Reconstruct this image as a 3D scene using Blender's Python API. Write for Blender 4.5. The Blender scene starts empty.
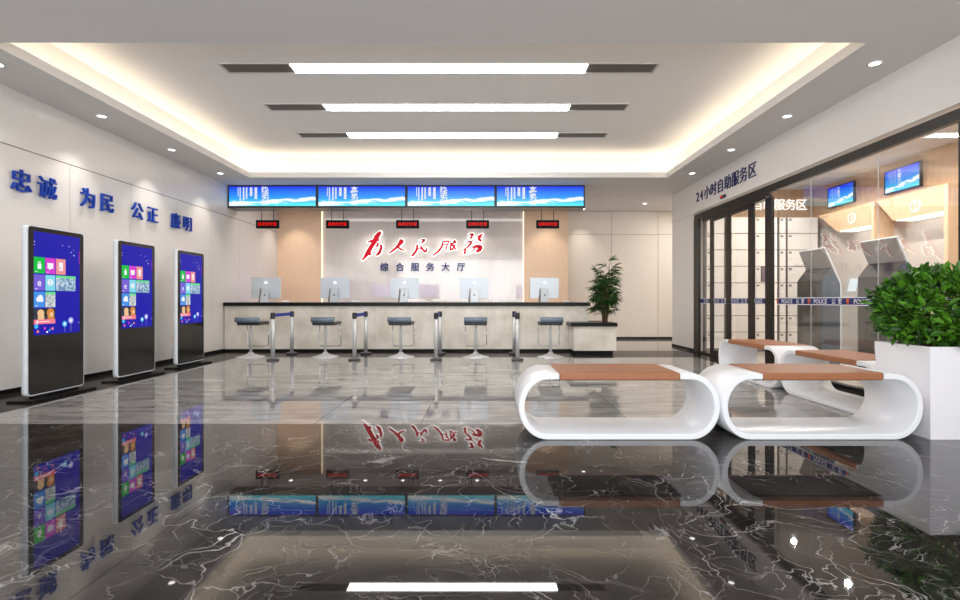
import bpy, bmesh, math, random
from mathutils import Vector, Matrix
random.seed(7)
scene = bpy.context.scene
COL = scene.collection
PI = math.pi
CAM_Z = 1.08
F = 505.0

# ------------------------------------------------------------------ materials
MATS = {}
def nt(name):
    m = bpy.data.materials.new(name); m.use_nodes = True
    MATS[name] = m
    return m, m.node_tree.nodes, m.node_tree.links, m.node_tree.nodes['Principled BSDF']

def srgb(r, g, b):
    f = lambda c: (c/255/12.92) if c/255 <= 0.04045 else ((c/255+0.055)/1.055)**2.4
    return (f(r), f(g), f(b), 1)

def plain(name, col, rough=0.5, metal=0.0, spec=0.5, coat=0.0, noise=0.0, nscale=8):
    m, N, L, B = nt(name)
    B.inputs['Base Color'].default_value = col
    B.inputs['Roughness'].default_value = rough
    B.inputs['Metallic'].default_value = metal
    B.inputs['Specular IOR Level'].default_value = spec
    B.inputs['Coat Weight'].default_value = coat
    if noise > 0:
        tc = N.new('ShaderNodeTexCoord'); no = N.new('ShaderNodeTexNoise')
        no.inputs['Scale'].default_value = nscale; no.inputs['Detail'].default_value = 6
        L.new(tc.outputs['Object'], no.inputs['Vector'])
        mx = N.new('ShaderNodeMix'); mx.data_type = 'RGBA'
        mx.inputs['A'].default_value = [c*(1-noise) for c in col[:3]]+[1]
        mx.inputs['B'].default_value = [min(1, c*(1+noise)) for c in col[:3]]+[1]
        L.new(no.outputs['Fac'], mx.inputs['Factor']); L.new(mx.outputs['Result'], B.inputs['Base Color'])
    return m

def emit(name, col, strength):
    m, N, L, B = nt(name)
    B.inputs['Base Color'].default_value = (0, 0, 0, 1)
    B.inputs['Specular IOR Level'].default_value = 0.2
    B.inputs['Roughness'].default_value = 0.4
    B.inputs['Emission Color'].default_value = col
    B.inputs['Emission Strength'].default_value = strength
    return m

plain('wall_paint', srgb(232, 228, 224), 0.42, spec=0.35)
def panel_wall():
    m, N, L, B = nt('wall_panel')
    B.inputs['Base Color'].default_value = srgb(226, 221, 216)
    B.inputs['Roughness'].default_value = 0.13
    B.inputs['Specular IOR Level'].default_value = 0.5
panel_wall()
plain('alcove_paint', srgb(226, 216, 204), 0.5, spec=0.3)
plain('ceiling_paint', srgb(221, 218, 216), 0.7, spec=0.1)
plain('coffer_brightened', srgb(246, 243, 240), 0.7, spec=0.1)  # paler than the soffit: brightness of the raised ceiling put into its colour
plain('groove', srgb(120, 112, 104), 0.8)
plain('black_skirting', srgb(14, 13, 12), 0.4, spec=.15)
plain('dark_metal', srgb(46, 44, 43), 0.32, 0.6)
plain('kiosk_black', srgb(30, 28, 26), 0.16, spec=0.5)
plain('kiosk_white', srgb(225, 230, 235), 0.3)
plain('bench_white', srgb(238, 238, 240), 0.28, spec=0.5)
plain('planter_white', srgb(240, 238, 240), 0.35)
plain('leather', srgb(160, 102, 66), 0.45, noise=0.1, nscale=30)
plain('leather_edge', srgb(150, 92, 50), 0.4)
plain('chrome', srgb(205, 205, 205), 0.18, 0.95)
plain('satin_steel', srgb(200, 200, 200), 0.45, 0.35)
plain('sign_black', srgb(10, 10, 12), 0.6, spec=.15)
plain('stool_pad', srgb(112, 124, 138), 0.35)
plain('stool_dark', srgb(38, 40, 44), 0.4)
plain('belt_blue', srgb(14, 42, 150), 0.6)
plain('soft_black', srgb(40, 40, 42), 0.5)
plain('base_grey', srgb(80, 80, 82), 0.35, 0.5)
plain('aluminium', srgb(196, 202, 208), 0.35, 0.25)
plain('letter_blue', srgb(14, 60, 166), 0.4, spec=.3)
plain('letter_deep_blue', srgb(6, 34, 112), 0.5, spec=.1)
plain('letter_navy', srgb(24, 30, 92), 0.4)
plain('letter_red', srgb(206, 6, 34), 0.45, spec=.2)
emit('white_halo', (1, .97, .93, 1), 2.4)
emit('white_letter', (1, .98, .95, 1), 1.6)
plain('white_plastic', srgb(240, 240, 240), 0.4)
plain('grille', srgb(122, 114, 110), 0.6)
emit('strip_light', (1, .985, .96, 1), 20.0)
emit('cove_light', (1, .85, .64, 1), 9.0)
emit('lamp_lens', (1, .97, .92, 1), 8.0)
emit('edge_glow', (1, .84, .58, 1), 2.6)
emit('room_strip', (1, .96, .9, 1), 4.0)
emit('logo_white', (1, 1, 1, 1), 1.0)
emit('led_red', (1, .0, .0, 1), 1.3)
emit('wallpaper', srgb(170, 164, 252), 3.2)
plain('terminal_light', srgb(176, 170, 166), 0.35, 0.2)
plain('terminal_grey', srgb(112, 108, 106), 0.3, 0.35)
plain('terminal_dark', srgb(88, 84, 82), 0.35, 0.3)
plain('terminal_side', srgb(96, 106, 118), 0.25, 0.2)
plain('locker_white', srgb(238, 234, 228), 0.45)
plain('locker_grey', srgb(126, 120, 114), 0.5)
plain('tablet_purple', srgb(88, 74, 110), 0.3)
plain('room_wall', srgb(200, 190, 182), 0.5)
plain('number_white', srgb(250, 250, 250), 0.4)
emit('white_line', (.95, .97, 1, 1), 0.9)
plain('strip_navy', srgb(16, 36, 104), 0.4)
plain('strip_white', srgb(240, 242, 248), 0.4)
plain('strip_orange', srgb(226, 84, 40), 0.4)
plain('atm_silver', srgb(186, 184, 180), 0.4, 0.2)
emit('atm_screen', srgb(235, 245, 250), 1.0)
plain('trunk', srgb(120, 92, 66), 0.8, noise=.3)
plain('soil', srgb(44, 36, 28), 0.9, noise=.3)

def wood(name, a, b):
    m, N, L, B = nt(name)
    tc = N.new('ShaderNodeTexCoord'); mp = N.new('ShaderNodeMapping')
    mp.inputs['Scale'].default_value = (6, 6, 0.6)
    no = N.new('ShaderNodeTexNoise'); no.inputs['Scale'].default_value = 4; no.inputs['Detail'].default_value = 5
    cr = N.new('ShaderNodeValToRGB')
    cr.color_ramp.elements[0].position = .3; cr.color_ramp.elements[0].color = a
    cr.color_ramp.elements[1].position = .7; cr.color_ramp.elements[1].color = b
    L.new(tc.outputs['Object'], mp.inputs['Vector']); L.new(mp.outputs['Vector'], no.inputs['Vector'])
    L.new(no.outputs['Fac'], cr.inputs['Fac']); L.new(cr.outputs['Color'], B.inputs['Base Color'])
    B.inputs['Roughness'].default_value = .45
    return m
wood('wood_panel', srgb(214, 178, 142), srgb(226, 192, 156))
wood('orange_panel', srgb(238, 204, 170), srgb(241, 208, 175))

def dark_marble():
    m, N, L, B = nt('dark_marble')
    tc = N.new('ShaderNodeTexCoord')
    warp = N.new('ShaderNodeTexNoise'); warp.inputs['Scale'].default_value = 1.3; warp.inputs['Detail'].default_value = 5
    L.new(tc.outputs['Object'], warp.inputs['Vector'])
    add = N.new('ShaderNodeVectorMath'); add.operation = 'MULTIPLY_ADD'
    add.inputs[1].default_value = (1.1, 1.1, 0)
    L.new(warp.outputs['Color'], add.inputs[0]); L.new(tc.outputs['Object'], add.inputs[2])
    def veins(scale, width, mscale, lo, hi):
        v = N.new('ShaderNodeTexVoronoi'); v.feature = 'DISTANCE_TO_EDGE'; v.inputs['Scale'].default_value = scale
        L.new(add.outputs[0], v.inputs['Vector'])
        mr = N.new('ShaderNodeMapRange'); mr.interpolation_type = 'SMOOTHSTEP'
        mr.inputs['From Min'].default_value = 0; mr.inputs['From Max'].default_value = width
        mr.inputs['To Min'].default_value = 1; mr.inputs['To Max'].default_value = 0
        L.new(v.outputs['Distance'], mr.inputs['Value'])
        n = N.new('ShaderNodeTexNoise'); n.inputs['Scale'].default_value = mscale; n.inputs['Detail'].default_value = 4
        L.new(tc.outputs['Object'], n.inputs['Vector'])
        m2 = N.new('ShaderNodeMapRange'); m2.inputs['From Min'].default_value = lo; m2.inputs['From Max'].default_value = hi
        L.new(n.outputs['Fac'], m2.inputs['Value'])
        mu = N.new('ShaderNodeMath'); mu.operation = 'MULTIPLY'
        L.new(mr.outputs[0], mu.inputs[0]); L.new(m2.outputs[0], mu.inputs[1])
        return mu
    a = veins(2.3, .009, 1.1, .44, .66)
    b = veins(5.6, .014, 2.3, .45, .72)
    c = veins(13, .03, 3.1, .50, .80)
    s1 = N.new('ShaderNodeMath'); s1.operation = 'MAXIMUM'
    L.new(a.outputs[0], s1.inputs[0]); L.new(b.outputs[0], s1.inputs[1])
    s2 = N.new('ShaderNodeMath'); s2.operation = 'MAXIMUM'; s2.use_clamp = True
    L.new(s1.outputs[0], s2.inputs[0]); L.new(c.outputs[0], s2.inputs[1])
    mo = N.new('ShaderNodeTexNoise'); mo.inputs['Scale'].default_value = 3.5; mo.inputs['Detail'].default_value = 8; mo.inputs['Roughness'].default_value = .65
    L.new(add.outputs[0], mo.inputs['Vector'])
    cr = N.new('ShaderNodeValToRGB')
    cr.color_ramp.elements[0].position = .3; cr.color_ramp.elements[0].color = srgb(13, 12, 12)
    cr.color_ramp.elements[1].position = .75; cr.color_ramp.elements[1].color = srgb(62, 58, 56)
    L.new(mo.outputs['Fac'], cr.inputs['Fac'])
    mx = N.new('ShaderNodeMix'); mx.data_type = 'RGBA'
    mx.inputs['B'].default_value = srgb(184, 181, 179)
    L.new(s2.outputs[0], mx.inputs['Factor']); L.new(cr.outputs['Color'], mx.inputs['A'])
    L.new(mx.outputs['Result'], B.inputs['Base Color'])
    B.inputs['Roughness'].default_value = 0.02
    B.inputs['Specular IOR Level'].default_value = 0.5
    B.inputs['IOR'].default_value = 1.48
dark_marble()

def grey_tile():
    m, N, L, B = nt('grey_tile')
    tc = N.new('ShaderNodeTexCoord'); mp = N.new('ShaderNodeMapping')
    mp.inputs['Scale'].default_value = (.55, 2.6, 1)
    L.new(tc.outputs['Object'], mp.inputs['Vector'])
    no = N.new('ShaderNodeTexNoise'); no.inputs['Scale'].default_value = 2.6; no.inputs['Detail'].default_value = 9
    no.inputs['Roughness'].default_value = .66; no.inputs['Distortion'].default_value = .5
    L.new(mp.outputs['Vector'], no.inputs['Vector'])
    cr = N.new('ShaderNodeValToRGB')
    cr.color_ramp.elements[0].position = .32; cr.color_ramp.elements[0].color = srgb(117, 115, 114)
    cr.color_ramp.elements[1].position = .7; cr.color_ramp.elements[1].color = srgb(178, 176, 173)
    L.new(no.outputs['Fac'], cr.inputs['Fac'])
    # tile joints every .93 m
    br = N.new('ShaderNodeTexBrick'); br.offset = 0; br.squash = 1
    br.inputs['Scale'].default_value = 1
    br.inputs['Brick Width'].default_value = .93; br.inputs['Row Height'].default_value = .93
    br.inputs['Mortar Size'].default_value = .004; br.inputs['Mortar Smooth'].default_value = 0
    br.inputs['Color1'].default_value = (1, 1, 1, 1); br.inputs['Color2'].default_value = (.9, .9, .9, 1)
    br.inputs['Mortar'].default_value = (.25, .24, .23, 1)
    m2 = N.new('ShaderNodeMapping'); m2.inputs['Location'].default_value = (.56, -4.40+.93*5, 0)
    L.new(tc.outputs['Object'], m2.inputs['Vector']); L.new(m2.outputs['Vector'], br.inputs['Vector'])
    mx = N.new('ShaderNodeMix'); mx.data_type = 'RGBA'; mx.blend_type = 'MULTIPLY'; mx.inputs['Factor'].default_value = 1
    L.new(cr.outputs['Color'], mx.inputs['A']); L.new(br.outputs['Color'], mx.inputs['B'])
    L.new(mx.outputs['Result'], B.inputs['Base Color'])
    B.inputs['Roughness'].default_value = .014
    B.inputs['Specular IOR Level'].default_value = .75
    B.inputs['IOR'].default_value = 1.5
grey_tile()

def stone(name, a, b, rough, scale, stretch=(1, 1, 1)):
    m, N, L, B = nt(name)
    tc = N.new('ShaderNodeTexCoord'); mp = N.new('ShaderNodeMapping'); mp.inputs['Scale'].default_value = stretch
    no = N.new('ShaderNodeTexNoise'); no.inputs['Scale'].default_value = scale; no.inputs['Detail'].default_value = 8
    no.inputs['Roughness'].default_value = .6
    cr = N.new('ShaderNodeValToRGB')
    cr.color_ramp.elements[0].position = .3; cr.color_ramp.elements[0].color = a
    cr.color_ramp.elements[1].position = .62; cr.color_ramp.elements[1].color = b
    L.new(tc.outputs['Object'], mp.inputs['Vector']); L.new(mp.outputs['Vector'], no.inputs['Vector'])
    L.new(no.outputs['Fac'], cr.inputs['Fac']); L.new(cr.outputs['Color'], B.inputs['Base Color'])
    B.inputs['Roughness'].default_value = rough
    return m
stone('travertine', srgb(196, 187, 170), srgb(228, 221, 209), .35, 2.2)
stone('feature_stone', srgb(204, 196, 188), srgb(226, 219, 212), .06, .9, (1, 1, .5))
MATS['feature_stone'].node_tree.nodes['Principled BSDF'].inputs['IOR'].default_value = 1.72
stone('black_stone', srgb(5, 4, 4), srgb(18, 16, 14), .35, 7)
MATS['black_stone'].node_tree.nodes['Principled BSDF'].inputs['Specular IOR Level'].default_value = .2
stone('room_tile', srgb(196, 184, 170), srgb(220, 210, 198), .15, 2)
stone('border_stone', srgb(26, 24, 22), srgb(54, 50, 47), .12, 3)
MATS['border_stone'].node_tree.nodes['Principled BSDF'].inputs['Specular IOR Level'].default_value = .012

def leaf_mat(name, a, b):
    m, N, L, B = nt(name)
    oi = N.new('ShaderNodeNewGeometry')
    cr = N.new('ShaderNodeValToRGB')
    cr.color_ramp.elements[0].color = a; cr.color_ramp.elements[1].color = b
    L.new(oi.outputs['Random Per Island'], cr.inputs['Fac']); L.new(cr.outputs['Color'], B.inputs['Base Color'])
    B.inputs['Roughness'].default_value = .4
    return m
leaf_mat('shrub_leaf', srgb(18, 58, 10), srgb(96, 156, 38))
leaf_mat('palm_leaf', srgb(24, 52, 18), srgb(70, 108, 46))

def glass():
    m, N, L, B = nt('clear_glass')
    N.remove(B)
    tr = N.new('ShaderNodeBsdfTransparent'); gl = N.new('ShaderNodeBsdfGlossy'); lw = N.new('ShaderNodeLayerWeight')
    gl.inputs['Roughness'].default_value = 0.0; lw.inputs['Blend'].default_value = .5
    tr.inputs['Color'].default_value = (.985, .99, .99, 1)
    pw = N.new('ShaderNodeMath'); pw.operation = 'POWER'; pw.inputs[1].default_value = 4.0
    ad = N.new('ShaderNodeMath'); ad.operation = 'MULTIPLY_ADD'; ad.inputs[1].default_value = .9; ad.inputs[2].default_value = .055
    L.new(lw.outputs['Facing'], pw.inputs[0]); L.new(pw.outputs[0], ad.inputs[0])
    mx = N.new('ShaderNodeMixShader')
    L.new(ad.outputs[0], mx.inputs[0]); L.new(tr.outputs[0], mx.inputs[1]); L.new(gl.outputs[0], mx.inputs[2])
    L.new(mx.outputs[0], N['Material Output'].inputs['Surface'])
glass()

def sky_screen():
    """lit display: blue sky fading to turquoise, a bank of white cloud low down (UV space)"""
    m, N, L, B = nt('sky_display')
    tc = N.new('ShaderNodeTexCoord'); sp = N.new('ShaderNodeSeparateXYZ')
    L.new(tc.outputs['UV'], sp.inputs[0])
    cr = N.new('ShaderNodeValToRGB')
    e = cr.color_ramp.elements
    e[0].position = 0; e[0].color = srgb(92, 236, 240)
    e[1].position = 1; e[1].color = srgb(22, 44, 226)
    n1 = cr.color_ramp.elements.new(.4); n1.color = srgb(40, 150, 232)
    L.new(sp.outputs['Y'], cr.inputs['Fac'])
    mp = N.new('ShaderNodeMapping'); mp.inputs['Scale'].default_value = (2.2, 3.4, 1)
    no = N.new('ShaderNodeTexNoise'); no.inputs['Scale'].default_value = 1.6; no.inputs['Detail'].default_value = 6
    L.new(tc.outputs['UV'], mp.inputs['Vector']); L.new(mp.outputs['Vector'], no.inputs['Vector'])
    # cloud height rises to the right
    h = N.new('ShaderNodeMath'); h.operation = 'MULTIPLY_ADD'; h.inputs[1].default_value = .26; h.inputs[2].default_value = -.06
    L.new(sp.outputs['X'], h.inputs[0])
    h2 = N.new('ShaderNodeMath'); h2.operation = 'MULTIPLY_ADD'; h2.inputs[1].default_value = .55
    L.new(no.outputs['Fac'], h2.inputs[0]); L.new(h.outputs[0], h2.inputs[2])
    up = N.new('ShaderNodeMath'); up.operation = 'SUBTRACT'
    L.new(h2.outputs[0], up.inputs[0]); L.new(sp.outputs['Y'], up.inputs[1])
    a = N.new('ShaderNodeMapRange'); a.interpolation_type = 'SMOOTHSTEP'
    a.inputs['From Min'].default_value = 0; a.inputs['From Max'].default_value = .06
    L.new(up.outputs[0], a.inputs['Value'])
    b = N.new('ShaderNodeMapRange'); b.interpolation_type = 'SMOOTHSTEP'
    b.inputs['From Min'].default_value = .12; b.inputs['From Max'].default_value = .24
    b.inputs['To Min'].default_value = 1; b.inputs['To Max'].default_value = 0
    L.new(up.outputs[0], b.inputs['Value'])
    mu = N.new('ShaderNodeMath'); mu.operation = 'MULTIPLY'
    L.new(a.outputs[0], mu.inputs[0]); L.new(b.outputs[0], mu.inputs[1])
    mx = N.new('ShaderNodeMix'); mx.data_type = 'RGBA'
    mx.inputs['B'].default_value = (.92, .96, 1, 1)
    L.new(mu.outputs[0], mx.inputs['Factor']); L.new(cr.outputs['Color'], mx.inputs['A'])
    B.inputs['Base Color'].default_value = (0, 0, 0, 1)
    B.inputs['Roughness'].default_value = .3
    L.new(mx.outputs['Result'], B.inputs['Emission Color']); B.inputs['Emission Strength'].default_value = 1.2
sky_screen()

def mottled(name, cols, scale):
    m, N, L, B = nt(name)
    tc = N.new('ShaderNodeTexCoord'); no = N.new('ShaderNodeTexNoise'); no.inputs['Scale'].default_value = scale
    L.new(tc.outputs['Object'], no.inputs['Vector'])
    no.inputs['Detail'].default_value = 0
    cr = N.new('ShaderNodeValToRGB')
    e = cr.color_ramp.elements
    e[0].position = 0; e[0].color = cols[0]; e[1].position = .6; e[1].color = cols[-1]
    for i, c in enumerate(cols[1:-1]):
        x = e.new(.42+.06*i); x.color = c
    L.new(no.outputs['Fac'], cr.inputs['Fac'])
    B.inputs['Base Color'].default_value = (0, 0, 0, 1)
    L.new(cr.outputs['Color'], B.inputs['Emission Color']); B.inputs['Emission Strength'].default_value = .9
mottled('tile_picture', [srgb(60, 90, 120), srgb(130, 175, 205), srgb(225, 236, 245), srgb(110, 150, 190)], 17)
mottled('tile_poster', [srgb(70, 76, 84), srgb(220, 226, 226), srgb(140, 150, 158), srgb(226, 230, 230)], 15)
mottled('tile_people', [srgb(30, 34, 46), srgb(60, 56, 60), srgb(40, 60, 84), srgb(26, 26, 34)], 16)
for n, c in dict(screen_blue=(26, 24, 172), tile_green=(12, 196, 66), tile_magenta=(222, 60, 214), tile_pink=(244, 150, 152),
                 tile_purple=(122, 98, 216), tile_cyan=(132, 222, 240), tile_blue=(70, 150, 236), tile_mint=(110, 230, 140),
                 tile_rose=(250, 130, 150), skin=(246, 200, 150), amber=(222, 140, 60), lavender=(176, 176, 246),
                 balloon=(70, 196, 250), icon_white=(250, 250, 255), glow_pink=(150, 40, 190)).items():
    emit(n, srgb(*c), .95)

# ------------------------------------------------------------------ helpers
def link(o):
    COL.objects.link(o); return o

class MB:
    """collects shapes and links them as ONE mesh object"""
    def __init__(s):
        s.bm = bmesh.new(); s.uv = s.bm.loops.layers.uv.new('UVMap')
    def face(s, pts, mi=0, uv=None, smooth=False):
        f = s.bm.faces.new([s.bm.verts.new(p) for p in pts]); f.material_index = mi; f.smooth = smooth
        if uv:
            for l, c in zip(f.loops, uv): l[s.uv].uv = c
        return f
    def box(s, x0, x1, y0, y1, z0, z1, mi=0, bevel=0, seg=2):
        vs = [s.bm.verts.new((x, y, z)) for x in (x0, x1) for y in (y0, y1) for z in (z0, z1)]
        fs = []
        for q in ((0, 1, 3, 2), (4, 6, 7, 5), (0, 4, 5, 1), (2, 3, 7, 6), (0, 2, 6, 4), (1, 5, 7, 3)):
            f = s.bm.faces.new([vs[i] for i in q]); f.material_index = mi; fs.append(f)
        if bevel:
            es = list({e for f in fs for e in f.edges})
            bmesh.ops.bevel(s.bm, geom=es, offset=bevel, segments=seg, affect='EDGES', profile=.5)
        return s
    def prism(s, pts, a, b, axis='y', mi=0, smooth=False):
        """2-D outline extruded between a and b along the axis. axis y: pts are (x,z); x: (y,z); z: (x,y)"""
        def P(p, t):
            return {'y': (p[0], t, p[1]), 'x': (t, p[0], p[1]), 'z': (p[0], p[1], t)}[axis]
        A = [s.bm.verts.new(P(p, a)) for p in pts]; Bv = [s.bm.verts.new(P(p, b)) for p in pts]
        n = len(pts)
        for vv in (A, Bv[::-1]):
            f = s.bm.faces.new(vv); f.material_index = mi
        for i in range(n):
            f = s.bm.faces.new((A[i], Bv[i], Bv[(i+1) % n], A[(i+1) % n])); f.material_index = mi; f.smooth = smooth
        return s
    def cyl(s, p0, p1, r0, r1=None, n=20, mi=0, cap=True):
        r1 = r0 if r1 is None else r1
        p0, p1 = Vector(p0), Vector(p1); d = (p1-p0).normalized()
        u = d.orthogonal().normalized(); v = d.cross(u)
        ring = lambda p, r: [s.bm.verts.new(p+(u*math.cos(t)+v*math.sin(t))*r) for t in [2*PI*i/n for i in range(n)]]
        A, Bv = ring(p0, r0), ring(p1, r1)
        for i in range(n):
            f = s.bm.faces.new((A[i], A[(i+1) % n], Bv[(i+1) % n], Bv[i])); f.material_index = mi; f.smooth = True
        if cap:
            f = s.bm.faces.new(A[::-1]); f.material_index = mi
            f = s.bm.faces.new(Bv); f.material_index = mi
        return s
    def lathe(s, prof, c=(0, 0, 0), n=28, mi=0):
        rings = []
        for r, z in prof:
            rings.append([s.bm.verts.new((c[0]+r*math.cos(2*PI*i/n), c[1]+r*math.sin(2*PI*i/n), c[2]+z)) for i in range(n)])
        for A, Bv in zip(rings, rings[1:]):
            for i in range(n):
                f = s.bm.faces.new((A[i], A[(i+1) % n], Bv[(i+1) % n], Bv[i])); f.material_index = mi; f.smooth = True
        for vv in (rings[0][::-1], rings[-1]):
            f = s.bm.faces.new(vv); f.material_index = mi
        return s
    def tube(s, pts, r, n=10, mi=0):
        pts = [Vector(p) for p in pts]
        rings = []
        for i, p in enumerate(pts):
            d = (pts[min(i+1, len(pts)-1)]-pts[max(i-1, 0)]).normalized()
            ref = Vector((1, 0, 0)) if abs(d.x) < .8 else Vector((0, 1, 0))
            u = d.cross(ref).normalized(); v = d.cross(u)
            rr = r[i] if isinstance(r, (list, tuple)) else r
            rings.append([s.bm.verts.new(p+(u*math.cos(2*PI*k/n)+v*math.sin(2*PI*k/n))*rr) for k in range(n)])
        for A, Bv in zip(rings, rings[1:]):
            for k in range(n):
                f = s.bm.faces.new((A[k], A[(k+1) % n], Bv[(k+1) % n], Bv[k])); f.material_index = mi; f.smooth = True
        s.bm.faces.new(rings[0][::-1]).material_index = mi; s.bm.faces.new(rings[-1]).material_index = mi
        return s
    def mesh(s, name, mats):
        bmesh.ops.recalc_face_normals(s.bm, faces=s.bm.faces)
        me = bpy.data.meshes.new(name); s.bm.to_mesh(me); s.bm.free()
        for m in (mats if isinstance(mats, (list, tuple)) else [mats]): me.materials.append(MATS[m])
        return me
    def build(s, name, mats, parent=None, recalc=True):
        if recalc: bmesh.ops.recalc_face_normals(s.bm, faces=s.bm.faces)
        me = bpy.data.meshes.new(name); s.bm.to_mesh(me); s.bm.free()
        for m in (mats if isinstance(mats, (list, tuple)) else [mats]): me.materials.append(MATS[m])
        o = link(bpy.data.objects.new(name, me)); o.parent = parent
        return o

def tag(o, label=None, cat=None, group=None, kind=None):
    if label: o['label'] = label
    if cat: o['category'] = cat
    if group: o['group'] = group
    if kind: o['kind'] = kind
    return o
def thing(name, label, cat, loc=(0, 0, 0), rz=0, group=None):
    o = link(bpy.data.objects.new(name, None)); o.location = loc; o.rotation_euler = (0, 0, rz)
    o.empty_display_size = .1
    return tag(o, label, cat, group, 'thing')
def struct(o, label=None):
    o['kind'] = 'structure'
    if label: o['label'] = label
    return o
KIDS = lambda o: [c for c in list(COL.objects) if c.parent == o]
def dup(root, loc, rz=None, label=None, group=None):
    r = link(root.copy()); r.location = loc
    if rz is not None: r.rotation_euler = (0, 0, rz)
    if label: r['label'] = label
    if group: r['group'] = group
    for ch in KIDS(root):
        c = link(ch.copy()); c.parent = r
        for g in KIDS(ch):
            d = link(g.copy()); d.parent = c
    return r

# text: one glyph (or a short word) as a mesh, origin at the middle of its em box
_tx = {}
def glyph(body, size, extrude, bold=.0, center=True, res=3):
    key = (body, size, extrude, bold, center)
    if key in _tx: return _tx[key].copy()
    c = bpy.data.curves.new('glyph', 'FONT'); c.body = body; c.size = 1; c.resolution_u = res
    c.offset = bold; c.extrude = extrude/size
    o = link(bpy.data.objects.new('glyph', c)); bpy.context.view_layer.update()
    me = bpy.data.meshes.new_from_object(o.evaluated_get(bpy.context.evaluated_depsgraph_get()))
    bpy.data.objects.remove(o); bpy.data.curves.remove(c)
    xs = [v.co.x for v in me.vertices]; cx = (min(xs)+max(xs))/2
    for v in me.vertices:
        v.co = Vector(((v.co.x-(cx if center else 0))*size, (v.co.y-.36)*size, v.co.z*size))
    me.materials.clear()
    _tx[key] = me
    return me.copy()
FACE = {  # reading direction, up, outward normal
    'left': Matrix(((0, 0, 1), (1, 0, 0), (0, 1, 0))),      # on the left wall, facing +X
    'right': Matrix(((0, 0, -1), (-1, 0, 0), (0, 1, 0))),   # on the right wall, facing -X
    'back': Matrix(((1, 0, 0), (0, 0, -1), (0, 1, 0))),     # on a wall facing the entrance (-Y)
}
def char(body, loc, size, face, mat, name, label=None, cat=None, group=None, extrude=.012, bold=.012, parent=None):
    me = glyph(body, size, extrude, bold)
    me.transform(FACE[face].to_4x4())
    me.materials.append(MATS[mat])
    o = link(bpy.data.objects.new(name, me)); o.location = loc; o.parent = parent
    if label: tag(o, label, cat, group, 'thing')
    return o
def text_into(mb, body, cx, cy, size, mi, toP, bold=.01):
    """adds flat glyphs to a mesh builder; toP maps (u, v) in the sheet to a point"""
    me = glyph(body, size, 0.0, bold, res=2)
    vs = [mb.bm.verts.new(toP(cx+v.co.x, cy+v.co.y)) for v in me.vertices]
    for p in me.polygons:
        try:
            f = mb.bm.faces.new([vs[i] for i in p.vertices]); f.material_index = mi
        except ValueError: pass
    bpy.data.meshes.remove(me)
def disc(mb, cx, cy, r, mi, toP, n=16, sy=1.0):
    mb.face([toP(cx+r*math.cos(2*PI*i/n), cy+r*sy*math.sin(2*PI*i/n)) for i in range(n)], mi)
def rect(mb, u0, v0, u1, v1, mi, toP):
    mb.face([toP(u0, v0), toP(u1, v0), toP(u1, v1), toP(u0, v1)], mi)

# ------------------------------------------------------------------ dimensions of the hall
XL, XR = -5.49, 4.39
ZC = 3.53          # soffit
ZU = 4.0           # raised coffer
YN = -2.5          # the hall carries on behind the viewer
YB = 13.45         # feature wall
YF = 13.95         # alcove wall
RX = 7.1           # back of the self-service room
RY0, RY1 = 4.3, 10.9
RZ = 3.46

# ---- floor
m = MB()
def fl(x0, x1, y0, y1, mi, z=0.0):
    m.face([(x0, y0, z), (x1, y0, z), (x1, y1, z), (x0, y1, z)], mi)
fl(XL-.2, XR, YN, 4.40, 0)                    # dark marble
fl(XL-.2, -4.62, 4.40, 9.5, 2)                # border strip along the left wall
fl(-4.62, 3.98, 4.40, 9.5, 1)
fl(3.98, XR, 4.40, 9.5, 2)
fl(XL-.2, 2.7, 9.5, 10.75, 2)                 # border in front of the counter
fl(2.7, XR, 9.5, 10.75, 2)
fl(XL-.2, 7.2, 10.75, YF+.2, 1)
fl(XR, RX+.3, RY0-.2, 10.75, 3)
fl(XR, RX+.3, 10.75, RY1+.05, 3, .001)
struct(m.build('floor', ['dark_marble', 'grey_tile', 'border_stone', 'room_tile']))
# ---- ceiling with raised coffer
CX0, CX1, CY0, CY1 = -4.72, 3.64, 4.81, 10.10
m = MB()
def cl(x0, x1, y0, y1, z=ZC): m.box(x0, x1, y0, y1, z, z+.03, 0)
cl(XL-.2, XR+.2, YN, CY0-.02); cl(XL-.2, CX0-.02, CY0-.02, CY1+.02); cl(CX1+.02, XR+.2, CY0-.02, CY1+.02); cl(XL-.2, 7.3, CY1+.02, YF+.2)
R = .22
m.box(CX0-R-.03, CX1+R+.03, CY0-R-.03, CY1+R+.03, ZU, ZU+.03, 1)                   # raised ceiling
for a in ((CX0-R-.03, CX0-R, CY0-R, CY1+R), (CX1+R, CX1+R+.03, CY0-R, CY1+R), (CX0-R, CX1+R, CY0-R-.03, CY0-R), (CX0-R, CX1+R, CY1+R, CY1+R+.03)):
    m.box(*a, ZC+.031, ZU, 1)
for a in ((CX0-.02, CX0, CY0, CY1), (CX1, CX1+.02, CY0, CY1), (CX0-.02, CX1+.02, CY0-.02, CY0), (CX0-.02, CX1+.02, CY1, CY1+.02)):
    m.box(*a, ZC, ZC+.11, 0)                                                        # lip hiding the cove
ceil = struct(m.build('ceiling', ['ceiling_paint', 'coffer_brightened']))
m = MB()
for a in ((CX0-.16, CX0-.10, CY0, CY1), (CX1+.10, CX1+.16, CY0, CY1), (CX0-.1, CX1+.1, CY0-.16, CY0-.10), (CX0-.1, CX1+.1, CY1+.10, CY1+.16)):
    m.box(*a, ZC+.035, ZC+.055)
struct(m.build('cove_light_strip', 'cove_light', ceil))

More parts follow.
